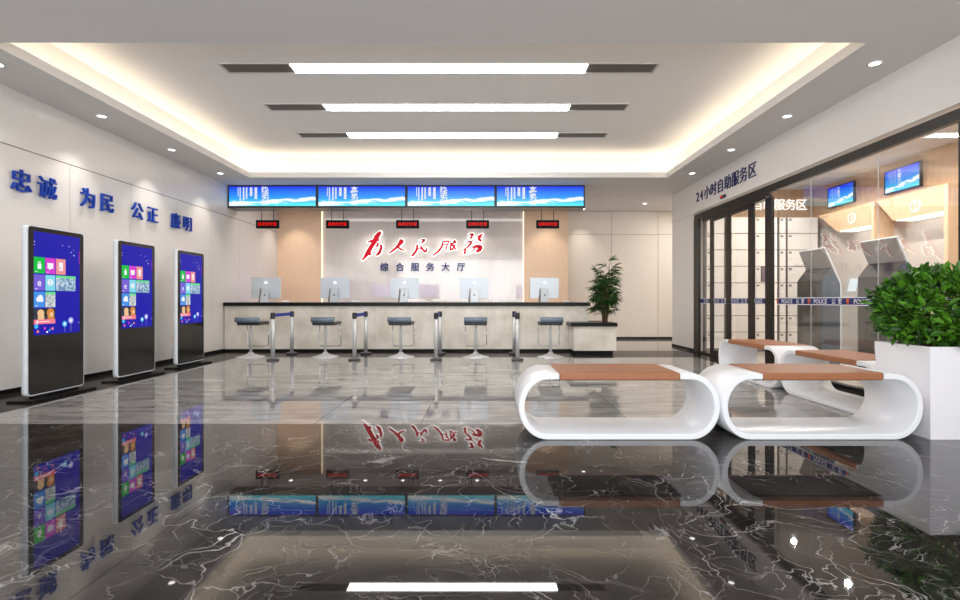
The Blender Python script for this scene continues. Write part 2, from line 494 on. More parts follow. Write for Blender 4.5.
# ---- panelled left wall
def panel_wall_x(x, thick, y_joints, z_levels, name, mat, facing):
    """wall panels with shadow gaps; facing +1 looks towards +X"""
    g = .006
    m = MB()
    xb = x - facing*.012
    lo, hi = sorted((xb, x - facing*thick)); m.box(lo, hi, y_joints[0], y_joints[-1], z_levels[0], z_levels[-1], 1)
    for y0, y1 in zip(y_joints, y_joints[1:]):
        lo, hi = sorted((x, xb+facing*.0005))
        m.box(lo, hi, y0+g*.5, y1-g*.5, z_levels[0], z_levels[1]-g)
    m.box(lo, hi, y_joints[0], y_joints[-1], z_levels[1]+g, z_levels[2])
    return struct(m.build(name, [mat, 'groove']))
joints = [YN] + [5.53+1.15*i for i in range(-6, 8)]
joints = [j for j in joints if j >= YN] + [YF]
panel_wall_x(XL, .2, joints, [0, 2.87, ZC+.05], 'wall_left', 'wall_panel', 1)
struct(MB().box(XL, XL+.008, YN, YF, 0, .055).build('baseboard_left', 'black_skirting'))
# ---- back: pilasters, feature wall, alcove
m = MB()
m.box(-4.335, 1.03, YB, YB+.2, 0, ZC, 0)
struct(m.build('wall_back', 'feature_stone'))
struct(MB().box(XL+.002, -4.335, YB-.09, YB+.2, 0, ZC).build('trim_1', 'orange_panel'))
struct(MB().box(1.03, 2.19, YB-.09, YB+.2, 0, ZC).build('trim_2', 'orange_panel'))
struct(MB().box(-4.333, -4.322, YB-.05, YB-.03, 0.02, ZC-.01).build('trim_3', 'edge_glow'))
struct(MB().box(1.017, 1.028, YB-.05, YB-.03, 0.02, ZC-.01).build('trim_4', 'edge_glow'))
m = MB()
xs = [2.0, 3.5, 4.78, 6.1, 7.3]
m.box(xs[0], xs[-1], YF+.012, YF+.2, 0, ZC, 1)
for a, b in zip(xs, xs[1:]):
    for z0, z1 in ((.06, 2.89), (2.89, ZC)):
        m.box(a+.005, b-.005, YF, YF+.0125, z0+.005 if z0 > 1 else z0, z1-.005)
struct(m.build('wall_alcove', ['alcove_paint', 'groove']))
struct(MB().box(2.2, 7.3, YF-.008, YF, 0, .06).build('baseboard_alcove', 'border_stone'))
struct(MB().box(7.3, 7.45, RY1, YF+.2, 0, ZC).build('wall_corridor', 'alcove_paint'))
# ---- right wall: header over the shopfront, solid pier beyond the door, solid wall near the viewer
m = MB()
m.box(XR, XR+.18, YN, 11.85, 2.905, ZC+.02)
m.box(XR+.004, XR+.18, 10.6, 11.85, 0, 2.895)
m.box(XR, XR+.18, YN, 4.618, 0, 2.895)
m.box(XR+.01, XR+.17, 10.6, 11.84, 2.89, 2.91)
struct(m.build('wall_right', 'wall_paint'))
struct(MB().box(XR-.006, XR+.004, 10.62, 11.85, 0, .055).build('baseboard_right', 'border_stone'))
struct(MB().box(XR+.18, RX+.25, RY1, RY1+.12, 0, RZ).build('wall_end', 'room_wall'))

# ------------------------------------------------------------------ shopfront: sliding door and fixed glazing
HD = 2.855
def strip(parent, y0, y1, x):
    """printed safety band on the glass: navy, white edges, two characters, a badge and POLICE, repeated"""
    z0, z1 = 1.01, 1.116
    m = MB()
    toP = lambda u, v: (x-.0012, -u, v)
    m.face([(x-.0006, y0, z0), (x-.0006, y1, z0), (x-.0006, y1, z1), (x-.0006, y0, z1)], 0)
    for za in (z0+.002, z1-.012):
        m.face([(x-.0010, y0, za), (x-.0010, y1, za), (x-.0010, y1, za+.010), (x-.0010, y0, za+.010)], 1)
    zc = (z0+z1)/2
    k0 = 4.21-.74
    while k0 < 12:
        for txt, off, sz in (('公', .0, .078), ('安', -.115, .078), ('POLICE', -.485, .082)):
            yc = k0+off
            if y0 < yc < y1: text_into(m, txt, -yc, zc, sz, 1, toP)
        yb = k0-.25
        if y0 < yb < y1:
            disc(m, -yb, zc+.006, .028, 2, toP); rect(m, -yb-.016, zc-.036, -yb+.016, zc-.01, 2, toP)
            disc(m, -yb, zc+.008, .011, 3, lambda u, v: (x-.0018, -u, v), n=10)
        k0 += .74
    return m.build('safety_strip', ['strip_navy', 'strip_white', 'strip_orange', 'amber'], parent)

door = struct(link(bpy.data.objects.new('door_1', None)), 'dark framed automatic glass sliding door of the self-service room')
MB().box(XR-.004, XR+.06, 7.68, 10.6, 2.74, HD).build('header', 'dark_metal', door)
MB().box(XR-.01, XR+.10, 7.9, 10.22, 2.66, 2.74).build('track_cover', 'dark_metal', door)
MB().box(XR-.02, XR+.03, 10.34, 10.58, 0, 2.74).build('jamb', 'dark_metal', door)
MB().box(XR-.01, XR+.035, 7.72, 7.90, 0, 2.66).build('jamb', 'dark_metal', door)
MB().box(XR, XR+.10, 7.90, 10.34, 0, .035).build('floor_track', 'dark_metal', door)
def leaf(y0, y1, x, sa, sb):
    l = MB()
    l.box(x, x+.03, y0, y0+sa, .04, 2.655); l.box(x, x+.03, y1-sb, y1, .04, 2.655)
    l.box(x, x+.04, y0+sa, y1-sb, .04, .12); l.box(x, x+.04, y0+sa, y1-sb, 2.60, 2.655)
    lf = l.build('door_leaf', 'dark_metal', door)
    MB().box(x+.015, x+.023, y0+sa, y1-sb, .12, 2.60).build('glass_pane', 'clear_glass', lf)
    strip(lf, y0+sa, y1-sb, x+.014)
    return lf
leaf(9.10, 9.87, XR+.005, .10, .12)
leaf(8.27, 9.095, XR+.005, .17, .03)
for y0, y1 in ((9.875, 10.335), (7.905, 8.262)):
    sl = MB().box(XR+.02, XR+.028, y0, y1, .04, 2.655).build('side_glass', 'clear_glass', door)
    strip(sl, y0+.01, y1-.01, XR+.019)
win = struct(link(bpy.data.objects.new('window_1', None)), 'frameless glass shopfront with a navy safety band')
MB().box(XR-.004, XR+.06, 4.62, 7.68, 2.745, HD).build('window_header', 'dark_metal', win)
MB().box(XR, XR+.10, 4.72, 7.68, 0, .035).build('window_sill', 'dark_metal', win)
MB().box(XR-.004, XR+.012, 4.62, 4.68, 0, 2.74).build('window_post', 'dark_metal', win)
for y0, y1 in ((4.725, 5.705), (5.715, 6.88), (6.89, 7.675)):
    g = MB().box(XR+.05, XR+.06, y0, y1, .036, 2.739).build('glass_pane', 'clear_glass', win)
    strip(g, y0, y1, XR+.049)
for y in (5.71, 6.885):
    MB().box(XR+.052, XR+.058, y-.0025, y+.0025, .036, 2.739).build('silicone_joint', 'aluminium', win)
s = thing('sensor_over_door', 'small black motion sensor with a red spot above the glass sliding door', 'sensor', (XR-.001, 9.28, 2.98))
MB().box(-.035, 0, -.09, .09, -.028, .028, bevel=.008).build('sensor_body', 'soft_black', s)
MB().box(-.037, -.034, .0, .06, -.012, .012).build('sensor_window', 'led_red', s)

# ------------------------------------------------------------------ lettering
G = 'blue slogan characters on the left wall'
where = ['above the nearest totem', 'just left of the first wall seam', 'first of the second word', 'second of the second word',
         'first of the third word', 'second of the third word', 'first of the last word', 'last, nearest the counter']
for i, (ch, y) in enumerate(zip('忠诚为民公正廉明', [5.87, 6.22, 6.85, 7.20, 7.83, 8.19, 8.80, 9.15])):
    char(ch, (XL+.032, y+.075+.0137*(y-5.87), 2.475), .285, 'left', 'letter_blue', 'sign_character',
         'blue raised character %s on the left wall, %s' % (ch, where[i]), 'sign letter', G, .014, .006)
G = 'blue subtitle characters on the feature wall'
D = YB
for ch, px in zip('综合服务大厅', [384.4, 400, 415.2, 430.3, 445.6, 461]):
    char(ch, ((px-485)*D/F, YB-.022, 1.955), .235, 'back', 'letter_deep_blue', 'sign_character',
         'small blue character %s in the line under the red calligraphy' % ch, 'sign letter', G, .014, .008)
G = 'navy characters over the glass door'
for ch, y, w in zip('24小时自助服务区', [10.40, 10.22, 9.96, 9.68, 9.40, 9.12, 8.84, 8.56, 8.27], range(9)):
    char(ch, (XR-.010, y, 3.205), .275, 'right', 'letter_navy', 'sign_character',
         'dark navy %s %s on the header over the glass sliding door' % ('digit' if w < 2 else 'character', ch), 'sign letter', G, .006, .0)
G = 'white glowing characters inside the self-service room'
for ch, px in zip('24小时自助服务区', [718, 725, 735, 746, 757, 768, 779.3, 790.3, 801.5]):
    d = 10.88
    char(ch, ((px-485)*d/F, d-.01, 1.08+(300-204.8)*d/F), .255, 'back', 'white_letter', 'sign_character',
         'white lit %s %s on the wood band behind the glass, above the lockers' % ('digit' if ch in '24' else 'character', ch), 'sign letter', G, .006, .0)

# red calligraphy: brush strokes (x, y, width) laid out on a sheet 13.714 units per sheet step
STROKES = [
 ('為', 360, [[(290,100,26),(262,130,44),(235,170,48),(215,215,52)], [(196,152,10),(240,162,24)], [(106,240,8),(165,224,28),(265,206,26)],
     [(218,215,46),(168,290,42),(122,370,44),(82,430,32),(32,490,12)], [(120,402,30),(155,396,30)], [(240,258,20),(252,264,24),(230,304,18)],
     [(266,292,8),(300,286,22),(286,350,28),(260,395,30),(226,422,12)], [(184,380,10),(214,384,16)]]),
 ('人', 360, [[(588,212,40),(568,235,48),(540,275,34),(490,325,25),(402,393,16)], [(512,294,18),(560,332,22),(620,354,12)]]),
 ('民', 360, [[(818,212,8),(888,208,22),(848,250,18)], [(784,276,20),(790,310,26),(765,370,24),(718,426,26)],
     [(836,288,12),(850,320,28),(870,345,20),(902,366,26),(926,308,8)], [(796,330,8),(860,326,12)]]),
 ('服', 425, [[(252,236,14),(235,290,20),(190,360,22),(108,420,16)], [(240,238,18),(326,226,14),(302,290,14),(288,350,16)], [(252,272,10),(318,264,10)],
     [(240,310,8),(300,302,10)], [(342,226,8),(358,262,16),(350,340,18)], [(396,222,26),(416,240,22),(350,264,12)],
     [(372,280,22),(412,290,14),(376,335,18),(342,348,14)], [(388,300,18),(430,338,16)]]),
 ('務', 425, [[(602,132,12),(658,134,26),(628,168,16)], [(608,186,12),(652,178,20)], [(552,240,10),(634,236,22),(600,290,20),(560,330,16),(545,396,28)],
     [(640,230,10),(720,162,8),(792,130,20)], [(772,150,20),(740,190,30),(772,226,22)], [(724,232,14),(698,252,10)], [(530,332,22),(566,352,10)],
     [(652,312,22),(710,296,32),(768,302,30),(746,340,42),(704,374,20)], [(684,330,16),(640,365,10),(588,397,5)]]),
]
def stroke_outline(pts, grow, ox, toP):
    # smooth centre line, tapered both sides
    P = [Vector((a, b, w)) for a, b, w in pts]
    fine = []
    for i in range(len(P)-1):
        p0, p1, p2, p3 = P[max(i-1, 0)], P[i], P[i+1], P[min(i+2, len(P)-1)]
        for k in range(6):
            t = k/6
            fine.append(.5*((2*p1)+(-p0+p2)*t+(2*p0-5*p1+4*p2-p3)*t*t+(-p0+3*p1-3*p2+p3)*t**3))
    fine.append(P[-1])
    le, ri = [], []
    n = len(fine)
    for i, q in enumerate(fine):
        d = fine[min(i+1, n-1)]-fine[max(i-1, 0)]; d = Vector((d.x, d.y)).normalized()
        nn = Vector((-d.y, d.x)); h = max(q.z*1.4, 11)/2+grow
        c = Vector((q.x, q.y))
        if i == 0: c -= d*(grow+.35*h)
        if i == n-1: c += d*(grow+.35*h)
        if i in (0, n-1): h *= .55
        le.append(c+nn*h); ri.append(c-nn*h)
    return le, ri
def calligraphy(idx, ch, ox, strokes):
    s = 1/13.714
    al = [p for st in strokes for p in st]
    cx = sum(p[0] for p in al)/len(al); cy = sum(p[1] for p in al)/len(al)
    wx = (ox+cx*s-485)*YB/F; wz = CAM_Z+(300-(225+cy*s))*YB/F
    k = s*YB/F
    lab = ['first and tallest, at the left of the row', 'second, a two-stroke character', 'third, in the middle of the row', 'fourth of the row', 'last of the row, at its right']
    t = thing('sign_character', 'red brush-calligraphy character %s with white edge, %s' % (ch, lab[idx]), 'sign letter', (wx, YB, wz), 0, 'red calligraphy on the feature wall')
    for nm, mat, grow, y0, y1 in (('character_face', 'letter_red', 0, -.062, -.052), ('white_backing', 'white_halo', 5.5, -.05, -.012)):
        m = MB()
        for j, st in enumerate(strokes):
            le, ri = stroke_outline(st, grow, ox, None)
            e = j*.0004
            f = lambda p, y: ((p.x-cx)*k, y, -(p.y-cy)*k)
            n = len(le)
            A = [(m.bm.verts.new(f(a, y0-e)), m.bm.verts.new(f(b, y0-e)), m.bm.verts.new(f(a, y1)), m.bm.verts.new(f(b, y1))) for a, b in zip(le, ri)]
            for p, q in zip(A, A[1:]):
                for w in ((0, 1), (1, 3), (3, 2), (2, 0)):
                    m.bm.faces.new((p[w[0]], p[w[1]], q[w[1]], q[w[0]]))
            m.bm.faces.new((A[0][0], A[0][2], A[0][3], A[0][1])); m.bm.faces.new((A[-1][0], A[-1][1], A[-1][3], A[-1][2]))
        m.build(nm, mat, t)
    for p in (strokes[0][1], strokes[-1][1]):
        m = MB(); m.cyl(((p[0]-cx)*k, -.013, -(p[1]-cy)*k), ((p[0]-cx)*k, 0, -(p[1]-cy)*k), .012, n=10)
        m.build('standoff', 'satin_steel', t)
for i, (ch, ox, st) in enumerate(STROKES): calligraphy(i, ch, ox, st)

# ------------------------------------------------------------------ ceiling fittings
lab = ['nearest', 'middle', 'farthest']
first = None
for i, y in enumerate((6.34, 7.62, 8.91)):
    L_ = 'long recessed ceiling strip light with dark grille ends, %s of the three' % lab[i]
    if first is None:
        first = t = thing('strip_light', L_, 'ceiling light', (-.57, y, ZU), 0, 'recessed strip lights in the raised ceiling')
        h, w, b = 2.71, .13, 1.84
        MB().box(-b, b, -w+.006, w-.006, -.016, -.001).build('diffuser', 'strip_light', t)
        for sgn in (-1, 1):
            g = MB()
            x0, x1 = sorted((sgn*b, sgn*(h-.01)))
            g.box(x0+.002, x1-.002, -w+.006, w-.006, -.004, -.001)
            for k in range(9): g.box(x0+.01, x1-.01, -w+.02+k*.026, -w+.028+k*.026, -.013, -.004)
            g.build('air_grille', 'grille', t)
        f = MB()
        f.box(-h, h, -w-.01, -w+.005, -.018, -.001); f.box(-h, h, w-.005, w+.01, -.018, -.001)
        f.box(-h-.01, -h, -w-.01, w+.01, -.018, -.001); f.box(h, h+.01, -w-.01, w+.01, -.018, -.001)
        f.build('frame', 'ceiling_paint', t)
    else: dup(first, (-.57, y, ZU), None, L_)
DL = [(-5.06, 5.24, 'left row, nearest the viewer'), (-5.10, 6.72, 'left row, second from the viewer'), (-5.10, 8.22, 'left row, third from the viewer'), (-5.11, 9.75, 'left row, next to the blue screens'),
      (4.03, 5.22, 'right row, nearest the viewer'), (4.02, 6.72, 'right row, second from the viewer'), (4.01, 8.22, 'right row, third from the viewer'), (4.0, 9.75, 'right row, farthest, before the door'),
      (4.05, 12.8, 'alone near the alcove wall'), (2.64, 13.55, 'hidden above the palm, close to the alcove wall')]
FW = [-4.95, -3.05, -2.1, -1.14, -.2, 1.62]
first = None
def spot(x, y, z, e, ang=70, blend=.8, col=(1, .93, .84)):
    l = bpy.data.lights.new('spot', 'SPOT'); l.energy = e; l.spot_size = math.radians(ang); l.spot_blend = blend
    l.color = col; l.shadow_soft_size = .04
    o = link(bpy.data.objects.new('spot', l)); o.location = (x, y, z); return o
for i, (x, y, nm) in enumerate(DL + [(x, 12.88, None) for x in FW]):
    L_ = 'small round white downlight in the ceiling, ' + nm if nm else 'small round ceiling downlight washing the feature wall, behind the blue screens, number %d from the left' % (i-len(DL)+1)
    if nm is None: L_ = 'downlight behind the blue screens washing the back wall, %s from the left' % ['first', 'second', 'third', 'fourth', 'fifth', 'sixth', 'seventh', 'eighth'][i-len(DL)]
    grp = 'round ceiling downlights'
    if first is None:
        first = t = thing('ceiling_downlight', L_, 'ceiling light', (x, y, ZC), 0, grp)
        MB().lathe([(.066, -.001), (.066, -.008), (.050, -.010), (.050, -.001)]).build('trim_ring', 'white_plastic', t)
        MB().lathe([(.0495, -.002), (.0495, -.0065)]).build('lens', 'lamp_lens', t)
    else: dup(first, (x, y, ZC), None, L_)
    spot(x, y, ZC-.012, 62 if nm is None else 78 if x < 0 else 60 if y > 13.5 else 14, 88 if nm is None else 86 if x < 3 else 75, .6 if nm is None else .75)

# ------------------------------------------------------------------ overhead video screens and hanging counter signs
pos4 = ['leftmost, against the left wall', 'second from the left', 'third from the left', 'rightmost']
x0, x1, zt, zb, yv = XL+.006, 2.13, ZC-.002, 3.045, 10.76
w4 = (x1-x0)/4
def sky_face(m, toP, w, h, title, small=True):
    """w x h sky picture with a column title in white and small columns of text"""
    m.face([toP(0, 0), toP(w, 0), toP(w, h), toP(0, h)], 0, [(0, 0), (1, 0), (1, 1), (0, 1)])
for i in range(4):
    title = ['执法为民', '立警为公'][i % 2]
    a = x0+w4*i
    t = thing('overhead_video_screen', 'blue sky video screen with white title %s hung under the ceiling, %s' % (title, pos4[i]), 'screen', (a, yv, zb), 0, 'row of video screens over the counter')
    H = zt-zb
    MB().box(.001, w4-.001, .012, .42, 0, H).build('housing', 'dark_metal', t)
    fr = MB(); e = .028
    fr.box(.001, w4-.001, 0, .0119, 0, e+.012); fr.box(.001, w4-.001, 0, .0119, H-e, H)
    fr.box(.001, e, 0, .0119, e+.012, H-e); fr.box(w4-e, w4-.001, 0, .0119, e+.012, H-e)
    fr.build('bezel', 'soft_black', t)
    d = MB(); W, Hh = w4-2*e, H-2*e-.012
    toP = lambda u, v, q=.008: (e+u, q, e+.012+v)
    d.face([toP(0, 0), toP(W, 0), toP(W, Hh), toP(0, Hh)], 0, [(0, 0), (1, 0), (1, 1), (0, 1)])
    up = lambda u, v: toP(u, v, .0065)
    for k, ch in enumerate(title):
        text_into(d, ch, W*.415, Hh*.87-k*.098, .108, 1, lambda u, v: up(W*.415+(u-W*.415)*1.55, v), .03)
    for c, (u, ln) in enumerate(((.104, .5), (.128, .85), (.168, .7), (.202, .62), (.254, .47), (.309, .65))):
        n = int(ln/.075)
        for k in range(n):
            hw = [.008, .012, .016, .016, .028, .028][c]
            rect(d, W*u-hw, Hh*(.95-.075*k)-.027, W*u+hw, Hh*(.95-.075*k), 1, up)
    d.build('display', ['sky_display', 'white_line'], t)
first = None
for i in range(5):
    x = -4.745+1.528*i
    L_ = 'small black hanging sign with red text over the counter, %s' % ['leftmost of five', 'second from the left', 'third, in the middle', 'fourth from the left', 'rightmost, before the right orange panel'][i]
    if first is None:
        first = t = thing('hanging_sign', L_, 'sign', (x, 11.0, 2.732), 0, 'hanging number signs over the counter windows')
        MB().box(-.25, .25, 0, .05, -.09, .09, bevel=.006).build('sign_box', 'sign_black', t)
        d = MB()
        toP = lambda u, v: (u, -.0015, v)
        for k, ch in enumerate('自助综合窗'): text_into(d, ch, -.165+.083*k, 0.002, .086, 0, toP, 0)
        d.build('red_text', 'led_red', t)
        for sx in (-.13, .13): MB().cyl((sx, .025, .089), (sx, .025, .312), .007, n=10).build('hanging_rod', 'dark_metal', t)
    else: dup(first, (x, 11.0, 2.732), None, L_)

# ------------------------------------------------------------------ service counter and what stands on it
t = thing('service_counter', 'long pale stone service counter with black top and black plinth', 'counter', (0, 10.6, 0))
m = MB(); cuts = [XL+.02, -3.9, -2.3, -.7, .75, 2.17]
for a, b in zip(cuts, cuts[1:]): m.box(a+.0015, b-.0015, 0, .75, .05, .953)
m.build('front_panel', 'travertine', t)
MB().box(XL+.015, 2.2, -.05, .80, .955, 1.03, bevel=.004).build('countertop', 'black_stone', t)
MB().box(XL+.02, 2.14, .05, .74, 0, .05).build('plinth', 'black_skirting', t)
t = thing('planter_cabinet', 'low pale stone planter box with black top at the right end of the counter', 'planter', (1.757, 10.0, 0))
m = MB(); m.box(0, .843, 0, .535, .075, .555); m.box(.47, .843, .535, 1.05, .075, .555); m.build('box_body', 'travertine', t)
m = MB(); m.prism([(-.06, -.03), (.86, -.03), (.86, 1.07), (.466, 1.07), (.466, .535), (-.06, .535)], .556, .63, 'z'); m.build('top_slab', 'black_stone', t)
MB().box(.05, .79, .06, .53, 0, .075).build('plinth', 'black_skirting', t)

first = None
px5 = [266, 335, 404.5, 474.4, 544.4]
for i, px in enumerate(px5):
    x = (px-485)*11.0/F
    L_ = 'silver desktop computer seen from behind on the counter, %s' % ['leftmost of five', 'second from the left', 'third, in the middle', 'fourth from the left', 'rightmost, before the right orange panel'][i]
    if first is None:
        first = t = thing('desktop_computer', L_, 'computer', (x, 11.0, 1.0315), .05, 'desktop computers on the counter')
        MB().box(-.315, .315, -.008, .018, .085, .535, bevel=.006).build('monitor_shell', 'aluminium', t)
        MB().box(-.30, .30, .0185, .0195, .17, .525).build('display', 'wallpaper', t)
        m = MB(); m.prism([(-.035, .30), (-.11, .012), (-.12, .0), (.09, .0), (.09, .008), (-.095, .012), (-.022, .30)], -.085, .085, 'x')
        m.build('stand', 'aluminium', t)
        m = MB(); m.prism([(-.098, .30), (-.086, .30), (-.086, .004), (-.135, .004), (-.112, .16)], -.075, -.03, 'y'); m.build('stand_shade_wedge', 'grille', t)  # dark wedge added to paint in the stand's shaded side
        m = MB(); m.cyl((.0, -.0735, .155), (.0, -.0795, .155), .017, n=14); m.build('cable_port', 'soft_black', t)
        m = MB(); toP = lambda u, v: (u, -.0095, .43+v)
        disc(m, -.016, -.006, .028, 0, toP, 14, 1.15); disc(m, .016, -.006, .028, 0, lambda u, v: (u, -.0098, .43+v), 14, 1.15)
        m.face([toP(.0, .03), toP(.014, .034), toP(.02, .052), toP(.004, .046)], 0)
        m.build('emblem', 'logo_white', t)
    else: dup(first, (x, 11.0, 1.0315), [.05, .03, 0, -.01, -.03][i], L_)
    b = thing('card_reader', 'small white box on the counter beside the %s computer' % ['leftmost', 'second', 'middle', 'fourth', 'rightmost'][i], 'card reader', (x+.46, 10.9, 1.0315), 0, 'small white card readers on the counter') if i == 0 else None
    if b:
        reader = b
        MB().prism([(-.05, 0), (.05, 0), (.05, .035), (-.05, .018)], -.065, .065, 'x').build('reader_body', 'white_plastic', b)
        MB().box(-.04, .04, -.052, -.0495, .006, .011).build('card_slot', 'soft_black', b)
    else: dup(reader, (x+.46, 10.9, 1.0315), None, 'small white box on the counter beside the %s computer' % ['leftmost', 'second', 'middle', 'fourth', 'rightmost'][i])

# ------------------------------------------------------------------ bar stools
first = None
for i, px in enumerate((250.8, 325.4, 400.8, 475.7, 550.6)):
    d = 9.55; x = (px-485)*d/F
    L_ = 'grey padded bar stool on a pale trumpet base, %s' % ['leftmost, by the left wall', 'second from the left', 'third, in the middle', 'fourth from the left', 'rightmost, beside the stone planter box'][i]
    if first is None:
        first = t = thing('bar_stool', L_, 'stool', (x, d, 0), 0, 'bar stools in front of the counter')
        MB().lathe([(.255, .0), (.255, .006), (.14, .034), (.06, .066), (.034, .10), (.0335, .10)], n=36).build('base', 'satin_steel', t)
        MB().lathe([(.026, .10), (.026, .55), (.019, .56), (.019, .60), (.0185, .60)], n=20).build('column', 'satin_steel', t)
        m = MB(); m.box(-.215, .215, -.12, .34, .605, .668, bevel=.022, seg=3); m.build('seat', 'stool_dark', t)
        m = MB(); pr = []
        for k in range(15):
            a = PI*2*k/15; pr.append((-.155+.045*math.cos(a), .712+.05*math.sin(a)))
        m.prism(pr, -.215, .215, 'x', smooth=True); m.build('back_roll', 'stool_pad', t)
        m = MB(); m.tube([(-.205, .29, .61), (-.205, .30, .40), (-.205, .31, .21), (-.19, .315, .185), (0, .315, .18), (.19, .315, .185), (.205, .31, .21), (.205, .30, .40), (.205, .29, .61)], .009)
        m.build('footrest', 'chrome', t)
    else: dup(first, (x, d, 0), None, L_)

# ------------------------------------------------------------------ queue barrier posts
first = None
PAIRS = [(-3.79, -3.87), (-2.33, -2.39), (-.875, -.90), (.58, .585)]
nmp = ['leftmost', 'second from the left', 'third from the left', 'rightmost']
postf = None
belts = []
for i, (xa, xb) in enumerate(PAIRS):
    for k, (x, y) in enumerate(((xa, 9.02), (xb, 10.12))):
        L_ = 'steel queue barrier post, %s pair, %s' % (nmp[i], 'front post carrying the belt' if k == 0 else 'back post by the counter')
        if postf is None:
            postf = t = thing('barrier_post', L_, 'barrier post', (x, y, 0), 0, 'queue barrier posts before the counter')
            MB().lathe([(.108, 0), (.108, .024), (.098, .032), (.036, .04), (.0355, .04)]).build('base', 'base_grey', t)
            MB().lathe([(.034, .04), (.034, .745), (.0335, .745)], n=20).build('pole', 'satin_steel', t)
            MB().lathe([(.038, .745), (.040, .75), (.040, .845), (.034, .855), (.0335, .855)], n=20).build('belt_head', 'soft_black', t)
        else: t = dup(postf, (x, y, 0), None, L_)
        if k == 0:
            m = MB(); dx = xb-xa; q = Vector((dx, 1.10, 0)).normalized()
            p0 = q*.045; p1 = Vector((dx, 1.10, 0))-q*.045
            for c in (-.0012,):
                m.face([(p0.x+c, p0.y, .775), (p1.x+c, p1.y, .775), (p1.x+c, p1.y, .835), (p0.x+c, p0.y, .835)])
                m.face([(p0.x-c, p0.y, .775), (p1.x-c, p1.y, .775), (p1.x-c, p1.y, .835), (p0.x-c, p0.y, .835)])
            belts.append((t, m))
for t, m in belts: m.build('belt', 'belt_blue', t)

